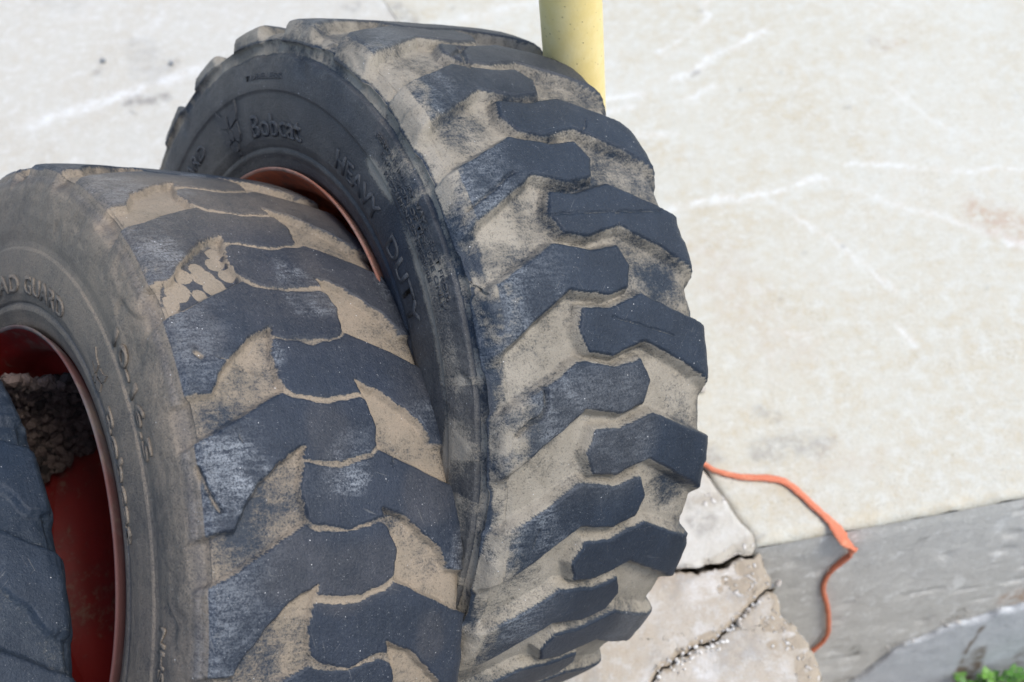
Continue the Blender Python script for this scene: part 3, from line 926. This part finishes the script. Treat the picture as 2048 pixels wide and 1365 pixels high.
    for pl, wdt, dep in cuts:
        dd = seg_dist(XL, TL * ARC, [(x_, t_ * ARC) for t_, x_ in pl])
        q = smooth(wdt, wdt * .2, dd); D = D + q * dep; cutm = np.maximum(cutm, q)
    # chunked shoulder on the left, gentle unevenness everywhere
    sh = smooth(.105, .13, np.abs(S_)) * smooth(.20, .165, np.abs(S_))
    D = D + sh * (.0016 * fbm(WX, WY, WZ, 60, 4) + .0022 * smooth(.15, .5, vnoise(WX * 32, WY * 32, WZ * 32 + 5)))
    D = D + (.0004 * fbm(WX, WY, WZ, 35, 2) + .0012 * vnoise(WX * 7, WY * 7, WZ * 7)) * smooth(.346, .366, PR)
    bend = 1.0
    VX = PX - NX * D; VR = PR - NR * D * bend
    V = np.stack([VX, VR * sn, VR * cs], -1)
    # normals of the whole skin by finite differences
    dT = np.roll(V, -1, 0) - np.roll(V, 1, 0)
    dS = np.gradient(V, axis=1)
    N = np.cross(dS, dT); N /= np.linalg.norm(N, axis=-1)[..., None] + 1e-12
    rad = np.stack([NX, NR * sn, NR * cs], -1)
    if (N * rad).sum() < 0: N = -N
    # ---- where the mud lies
    side_w = smooth(.352, .342, PR) * (PX < 0)
    wall_ = smooth(.0, .8, h * (1 - h) * 4)
    rim_ = smooth(.55, .98, h) * smooth(1.0, .985, h)
    big = vnoise(WX * 9, WY * 9, WZ * 9); mid_ = vnoise(WX * 22, WY * 22, WZ * 22); fin = fbm(WX, WY, WZ, 60, 3)
    dust = 0 * TH
    if kind == 'A':
        groove = np.maximum(hg, .92 * smooth(.998, .80, h)) * belt ** .5
        dirt = groove * (.70 + .16 * mid_ + .12 * big - .15 * smooth(.2, .55, vnoise(WX * 13 + 40, WY * 13, WZ * 13)))
        left = smooth(-.062, -.118, S_)
        dirt = np.maximum(dirt, left * (.50 + .22 * big + .26 * fin))
        dirt = dirt + .10 * smooth(.105, .13, S_) * h
        dirt = np.where((S_ < -.118) & (PR > .3455), np.maximum(dirt * smooth(-.150, -.118, S_), (.60 + .22 * mid_ + .34 * fin)), dirt)
        ridge = np.exp(-((PR - .3602) / .0016) ** 2) * (PX < 0)
        dirt = dirt - .42 * ridge
        low = smooth(5, -25, TH)
        dustring = np.exp(-((PR - .3055) / .0085) ** 2) * (.10 + .50 * smooth(12, -6, TH)) * (1 + .7 * mid_) + low * np.exp(-((PR - .326) / .018) ** 2) * .46 * (.75 + .8 * mid_)
        streak = smooth(.25, .6, vnoise(TH * .55, PR * 6, 0 * TH + 2)) * .34 * smooth(.30, .345, PR)
        dirt = np.where(side_w > .5, .05 + dustring + streak + .06 * fin, dirt)
        dust = np.where(side_w > .5, .36 + .22 * big + .10 * mid_, .04 + .10 * smooth(.1, .6, big) + .22 * smooth(-15, 15, TH) * h)
        chalk_sheen = smooth(-.02, -.11, S_) * belt * h * .8 + .25 * h * belt * smooth(.1, .5, big)
    elif kind == 'B':
        up = smooth(-22, 14, TH)
        groove = np.maximum(smooth(.04, .5, hg), .95 * smooth(.998, .86, h))
        dirt = groove * (.68 + .18 * mid_ + .12 * big + .05 * up - .16 * smooth(.1, .5, vnoise(WX * 13 + 40, WY * 13, WZ * 13)) * smooth(0, -25, TH))
        left = smooth(-.080, -.132, S_)
        # one groove holds round flakes of dried mud with bare rubber between them
        zone = smooth(.004, -.006, poly_sdf(S_, TH * ARC, [(-.112, -4.4 * ARC), (-.052, 2.5 * ARC), (-.034, .6 * ARC), (-.042, -6.1 * ARC), (-.106, -9.7 * ARC), (-.129, -8.2 * ARC)])) * smooth(.3, .8, hg)
        fl = np.zeros(TH.shape)
        for t_, x_, q_ in ((-6.3, -.102, .0115), (-3.5, -.091, .0085), (-3.75, -.072, .0105), (-5.4, -.066, .011), (-1.1, -.056, .0085), (1.0, -.051, .0075), (-1.9, -.074, .007), (-8.1, -.113, .009), (-3.4, -.049, .008), (-7.0, -.083, .007)):
            fl = np.maximum(fl, smooth(q_ + .0008, q_ - .0012, np.hypot(S_ - x_, (TH - t_) * ARC) + .001 * vnoise(WX * 120, WY * 120, WZ * 120)))
        dirt = dirt * (1 - zone) + zone * (.10 + .85 * fl)
        dirt = np.maximum(dirt, left * (.33 + .24 * big + .24 * fin))
        dust = (.05 + .40 * up * smooth(-.35, .45, big) + .07 * smooth(.1, .55, mid_)) * belt
        sw = (PX < 0) & (PR < .384)
        dirt = np.where(sw, .14 + .12 * mid_ + .10 * fin + .10 * np.exp(-((PR - .275) / .02) ** 2), dirt)
        dust = np.where(sw, (.86 + .20 * big) - .16 * smooth(-20, -45, TH) * smooth(-.2, .4, mid_) - .30 * np.exp(-((PR - .2535) / .002) ** 2), dust)
        dust = np.clip(dust - .30 * np.exp(-((PR - .374) / .004) ** 2) * (PX < 0), 0, 1)
        chalk_sheen = .6 * smooth(-.05, -.12, S_) * belt * h + .8 * smooth(.38, .6, vnoise(WX * 18, WY * 18, WZ * 18)) * h * belt + smooth(.05, .005, np.hypot(S_ + .10, (TH - 17) * ARC)) * h  # last term paints a bright sky reflection near the top left
    else:
        dirt = hg * belt * .34 + .10 * big * belt + wall_ * belt * .12
        dust = .10 + .10 * big
        chalk_sheen = .35 * h * belt * smooth(-.1, .5, vnoise(WX * 12, WY * 12, WZ * 12))
    dirt = np.maximum(dirt, cutm * .5)
    attrs = dict(dirt=dirt.ravel(), dust=np.clip(dust, 0, 1).ravel(), chalk_sheen=np.clip(chalk_sheen, 0, 1).ravel(), arc=(TH * ARC).ravel(), across=S_.ravel(), rad=PR.ravel())
    V = V.reshape(-1, 3); N = N.reshape(-1, 3)
    F = grid_faces(n, m, True)[:, ::-1]
    # ---- split the skin: every lug is a piece of its own, the casing keeps the rest
    hb = ((h > .04) & (np.abs(S_) < .150 if kind == 'A' else np.abs(S_) < .143)).ravel()
    fl = np.where(hb[F].all(1), lug_id.ravel()[F[:, 0]], -1)
    nF = N[F].mean(1); gn = np.cross(V[F[:, 1]] - V[F[:, 0]], V[F[:, 2]] - V[F[:, 0]])
    if (nF * gn).sum() < 0: F = F[:, ::-1]
    v_, f_, a_, n_ = submesh(V, F, fl < 0, attrs, N)
    tyre = mesh_obj('tyre', v_, f_, mat, root, a_, n_); tyre.location = off
    for k in range(44):
        sel = fl == k
        if sel.sum() < 4: continue
        v_, f_, a_, n_ = submesh(V, F, sel, attrs, N)
        mesh_obj('tread_lug', v_, f_, mat, tyre, a_, n_)
    # ---- raised writing on the left sidewall
    xs = P[:np.argmax(P[:, 1]) + 1]
    xs = xs[xs[:, 1] > .235]
    for text, th0, r0, size, adv, raise_, bold in texts:
        make_text(text, th0, r0, size, adv, raise_, bold, xs, mat, tyre, seed)
    # ---- rim
    barrel = [(.2200, -.104), (.2250, -.1180), (.2305, -.1265), (.2325, -.1295), (.2312, -.1310), (.2285, -.1290), (.2235, -.1200), (.2160, -.1120), (.2090, -.1060), (.2080, -.0840), (.2050, -.0790), (.1900, -.0700), (.1860, -.0600),
              (.1860, .000), (.1900, .020), (.2050, .034), (.2080, .040), (.2090, .106), (.2160, .112), (.2235, .120), (.2290, .1290), (.2325, .1295), (.2200, .104)]
    rim = lathe('rim', barrel, 128, rim_mat, root, axis='X'); rim.location = off
    rim.data.materials.append(M_LIP_A if kind == 'A' else M_LIP_B)
    nb_ = len(barrel) - 1
    rim.data.polygons.foreach_set('material_index', np.where((np.arange(len(rim.data.polygons)) % nb_ >= 1) & (np.arange(len(rim.data.polygons)) % nb_ <= 4), 1, 0).astype(np.int32))
    xd = .012
    disc = lathe('wheel_disc', [(.1858, xd - .03), (.180, xd - .012), (.168, xd), (.150, xd + .012), (.118, xd + .016), (.104, xd + .016), (.101, xd + .018), (.100, xd + .030), (.150, xd + .026), (.1858, xd - .01)], 96, rim_mat, rim, axis='X')
    hub = lathe('hub_plate', [(.1035, xd + .012), (.1015, xd + .0115), (.099, xd + .015), (.092, xd + .022), (.058, xd + .024), (.056, xd + .03)], 64, M_HUB, rim, axis='X')
    for k in range(8):
        q = (k + .35) * math.pi / 4
        nut = lathe('bolt_hole', [(.0135, 0), (.0135, -.004), (.0095, -.005), (.0088, .002)], 20, rim_mat, rim, axis='X')
        nut.location = (xd + .0235, .080 * math.sin(q), .080 * math.cos(q))
    return root, off


def text_mesh(text, bold):
    cu = bpy.data.curves.new('t', 'FONT'); cu.body = text; cu.size = 1.0; cu.offset = bold; cu.extrude = 0.0; cu.resolution_u = 3
    ob = bpy.data.objects.new('t', cu); COL.objects.link(ob)
    dg = bpy.context.evaluated_depsgraph_get(); dg.update()
    me = bpy.data.meshes.new_from_object(ob.evaluated_get(dg))
    bpy.data.objects.remove(ob); bpy.data.curves.remove(cu)
    bm = bmesh.new(); bm.from_mesh(me); bpy.data.meshes.remove(me)
    return bm


CATHEAD = [[(0, .05), (.10, .02), (.22, .05), (.33, .18), (.37, .34), (.46, .30), (.40, .48), (.42, .66), (.36, .74), (.40, 1.0), (.24, .82), (.10, .86), (-.10, .86), (-.24, .82), (-.40, 1.0), (-.36, .74), (-.42, .66), (-.40, .48), (-.46, .30), (-.37, .34), (-.33, .18), (-.22, .05), (-.10, .02)]]


def logo_bm():
    """a wild cat's head: eared outline, two slit eyes, muzzle, whisker cuts"""
    bm = bmesh.new()
    def poly(pts): bm.faces.new([bm.verts.new((x, y, 0)) for x, y in pts])
    poly([(-.50, 1.10), (-.30, .90), (-.06, .84), (-.05, .52), (-.16, .56), (-.40, .64), (-.48, .80)])    # ears and brows
    poly([(.50, 1.10), (.48, .80), (.40, .64), (.16, .56), (.05, .52), (.06, .84), (.30, .90)])
    poly([(-.42, .58), (-.18, .48), (-.10, .44), (-.14, .20), (-.30, .10), (-.46, .28)])                  # cheeks
    poly([(.42, .58), (.46, .28), (.30, .10), (.14, .20), (.10, .44), (.18, .48)])
    poly([(-.06, .46), (.06, .46), (.11, .30), (.05, .20), (-.05, .20), (-.11, .30)])                     # nose
    poly([(-.24, .10), (-.12, .16), (0, .13), (.12, .16), (.24, .10), (.14, -.04), (0, -.08), (-.14, -.04)])   # muzzle
    poly([(-.10, -.10), (.10, -.10), (.05, -.18), (-.05, -.18)])
    return bm


def make_text(text, th0, r0, size, adv, raise_, bold, prof, mat, parent, seed):
    """bend letters round the sidewall: th0 = where the text starts (deg), r0 = radius of its base line"""
    bm = logo_bm() if text == '@' else text_mesh(text, bold)
    if text == '@':
        for v in bm.verts: v.co.x += .5
    bmesh.ops.triangulate(bm, faces=bm.faces)
    ext = bmesh.ops.extrude_face_region(bm, geom=bm.faces[:])
    tv = [x for x in ext['geom'] if isinstance(x, bmesh.types.BMVert)]
    for v in bm.verts: v.co.z = -.4
    for v in tv: v.co.z = 1.0
    xs = [v.co.x for v in bm.verts]; w = max(xs) - min(xs); x0 = min(xs)
    o_ = np.argsort(prof[:, 1]); pr_r = prof[o_, 1]; pr_x = prof[o_, 0]
    co = []
    for v in bm.verts:
        fx = (v.co.x - x0) / w
        th = (th0 - fx * adv) * DEG
        r = r0 + v.co.y * size
        x = float(np.interp(r, pr_r, pr_x)) - raise_ * v.co.z
        co.append((x, r * math.sin(th), r * math.cos(th)))
    for v, c in zip(bm.verts, co): v.co = c
    bm.normal_update()
    bmesh.ops.recalc_face_normals(bm, faces=bm.faces)
    me = bpy.data.meshes.new('raised_emblem' if text == '@' else 'raised_lettering')
    bm.to_mesh(me); nv = len(bm.verts)
    arr = np.array([v.co[:] for v in bm.verts]); bm.free()
    r = np.hypot(arr[:, 1], arr[:, 2]); th = np.degrees(np.arctan2(arr[:, 1], arr[:, 2]))
    dv = .02 if seed < 1 else .12; du = .22 if seed < 1 else .74
    for an, av in dict(dirt=np.full(nv, dv), dust=np.full(nv, du), chalk_sheen=np.zeros(nv), arc=th * ARC, across=arr[:, 0], rad=r).items():
        at = me.attributes.new(an, 'FLOAT', 'POINT'); at.data.foreach_set('value', np.asarray(av, np.float32))
    me.materials.append(mat)
    ob = bpy.data.objects.new('raised_emblem' if text == '@' else 'raised_lettering', me)
    COL.objects.link(ob); ob.parent = parent
    return ob


CUTS_A = [([(-40.86, .001), (-42.76, .039), (-44.7, .077)], .0012, .0016), ([(-26.08, -.042), (-26.14, -.01), (-26.24, .04), (-26.57, .1)], .0012, .002),
          ([(-49.06, -.086), (-51.2, -.084), (-52.63, -.091), (-53.1, -.102), (-54.5, -.117)], .0032, .006),
          ([(-9.95, .065), (-12.98, .047)], .0012, .0015), ([(-.6, .08), (1.9, .047)], .0012, .0015), ([(5.8, -.032), (8.9, -.002)], .003, .003),
          ([(2, -.03), (9, -.01)], .003, .003), ([(-24.6, -.125), (-22, -.09), (-19.5, -.06)], .002, .003), ([(-70.5, -.09), (-68.2, -.088)], .0018, .003),
          ([(-33.5, -.15), (-36, -.13)], .002, .003)]
CUTS_B = [([(-16.0, -.107), (-16.5, -.104)], .0062, .004), ([(-26.2, -.088), (-28.0, -.086)], .0013, .0018), ([(-30.4, .058), (-31.9, .053)], .0013, .0018),
          ([(-16.9, -.091), (-18.2, -.07), (-19.0, -.05)], .0012, .0015), ([(-30.5, -.128), (-33, -.122), (-35.5, -.112)], .004, .005), ([(-27.0, .07), (-30.0, .067)], .0010, .0012),
          ([(-12, .02), (-13.5, .015)], .001, .001)]
SMALL = [('SERIOUS INJURY MAY RESULT FROM', -4, .3325, .0072, 31, .0007, .01),
         ('EXPLOSION OF TIRE USE ONLY', -7, .3245, .0072, 29, .0007, .01), ('RECOMMENDED PRESSURE', -10, .3165, .0072, 21, .0007, .01)]
TEXT_A = [('@', 54.8, .2620, .044, 8.6, .0018, 0), ('Bobcat', 41.5, .2640, .0340, 21.5, .0017, .012), ('TUBELESS', 41.0, .3225, .0085, 13.6, .0009, .01),
          ('BEAD', 104, .2830, .0230, 17, .0015, .02), ('GUARD', 83, .2830, .0230, 19, .0015, .02), ('HEAVY', 5.5, .2660, .0290, 18.5, .0012, .015), ('DUTY', -18.5, .2660, .0290, 17.5, .0012, .015)] + SMALL
TEXT_B = [('BEAD', 58.0, .2640, .0250, 19.5, .0016, .025), ('GUARD', 35.5, .2640, .0250, 21.0, .0016, .025), ('10-16.5', -5.0, .3140, .0260, 21.5, .0016, .02),
          ('@', -1.5, .2590, .028, 6.8, .0014, 0), ('Bobcat', -12.5, .2580, .0250, 25.5, .0017, .012), ('NHS', -50, .318, .018, 8, .001, .02)]

build_wheel('A', 'skid_steer_wheel', 'rightmost wheel with deep dirt packed tread lugs leaning on the yellow bollard',
            (-.14814, .88469, .39490), (.78229, .38136, -.49253), .385, .1215, M_A, M_RIM_A, -20.2 + .0, -28.5, .0140, (-112, 92), .20, CUTS_A, 0.0, TEXT_A)
build_wheel('B', 'skid_steer_wheel', 'middle wheel with worn brown dusted tread and marking 10-16.5 on its sidewall',
            (-.41287, .70142, .39055), (.74636, .32479, -.58092), .3931, .1215, M_B, M_RIM_B, -29.3, -21.1, .0085, (-105, 85), .21, CUTS_B, 3.1, TEXT_B)
axC = np.array([math.cos(.39551) * math.cos(-.65925), math.sin(.39551) * math.cos(-.65925), math.sin(-.65925)])
uC = .385 * math.cos(.65925) + .1215 * abs(axC[2])
build_wheel('C', 'skid_steer_wheel', 'leftmost wheel cut by the left picture edge showing blue black tread',
            (-.75526, .57873, uC), tuple(axC), .385, .1215, M_C, M_RIM_B, -12.0, -4.0, .008, (-110, 60), .5, [], 7.7, [])

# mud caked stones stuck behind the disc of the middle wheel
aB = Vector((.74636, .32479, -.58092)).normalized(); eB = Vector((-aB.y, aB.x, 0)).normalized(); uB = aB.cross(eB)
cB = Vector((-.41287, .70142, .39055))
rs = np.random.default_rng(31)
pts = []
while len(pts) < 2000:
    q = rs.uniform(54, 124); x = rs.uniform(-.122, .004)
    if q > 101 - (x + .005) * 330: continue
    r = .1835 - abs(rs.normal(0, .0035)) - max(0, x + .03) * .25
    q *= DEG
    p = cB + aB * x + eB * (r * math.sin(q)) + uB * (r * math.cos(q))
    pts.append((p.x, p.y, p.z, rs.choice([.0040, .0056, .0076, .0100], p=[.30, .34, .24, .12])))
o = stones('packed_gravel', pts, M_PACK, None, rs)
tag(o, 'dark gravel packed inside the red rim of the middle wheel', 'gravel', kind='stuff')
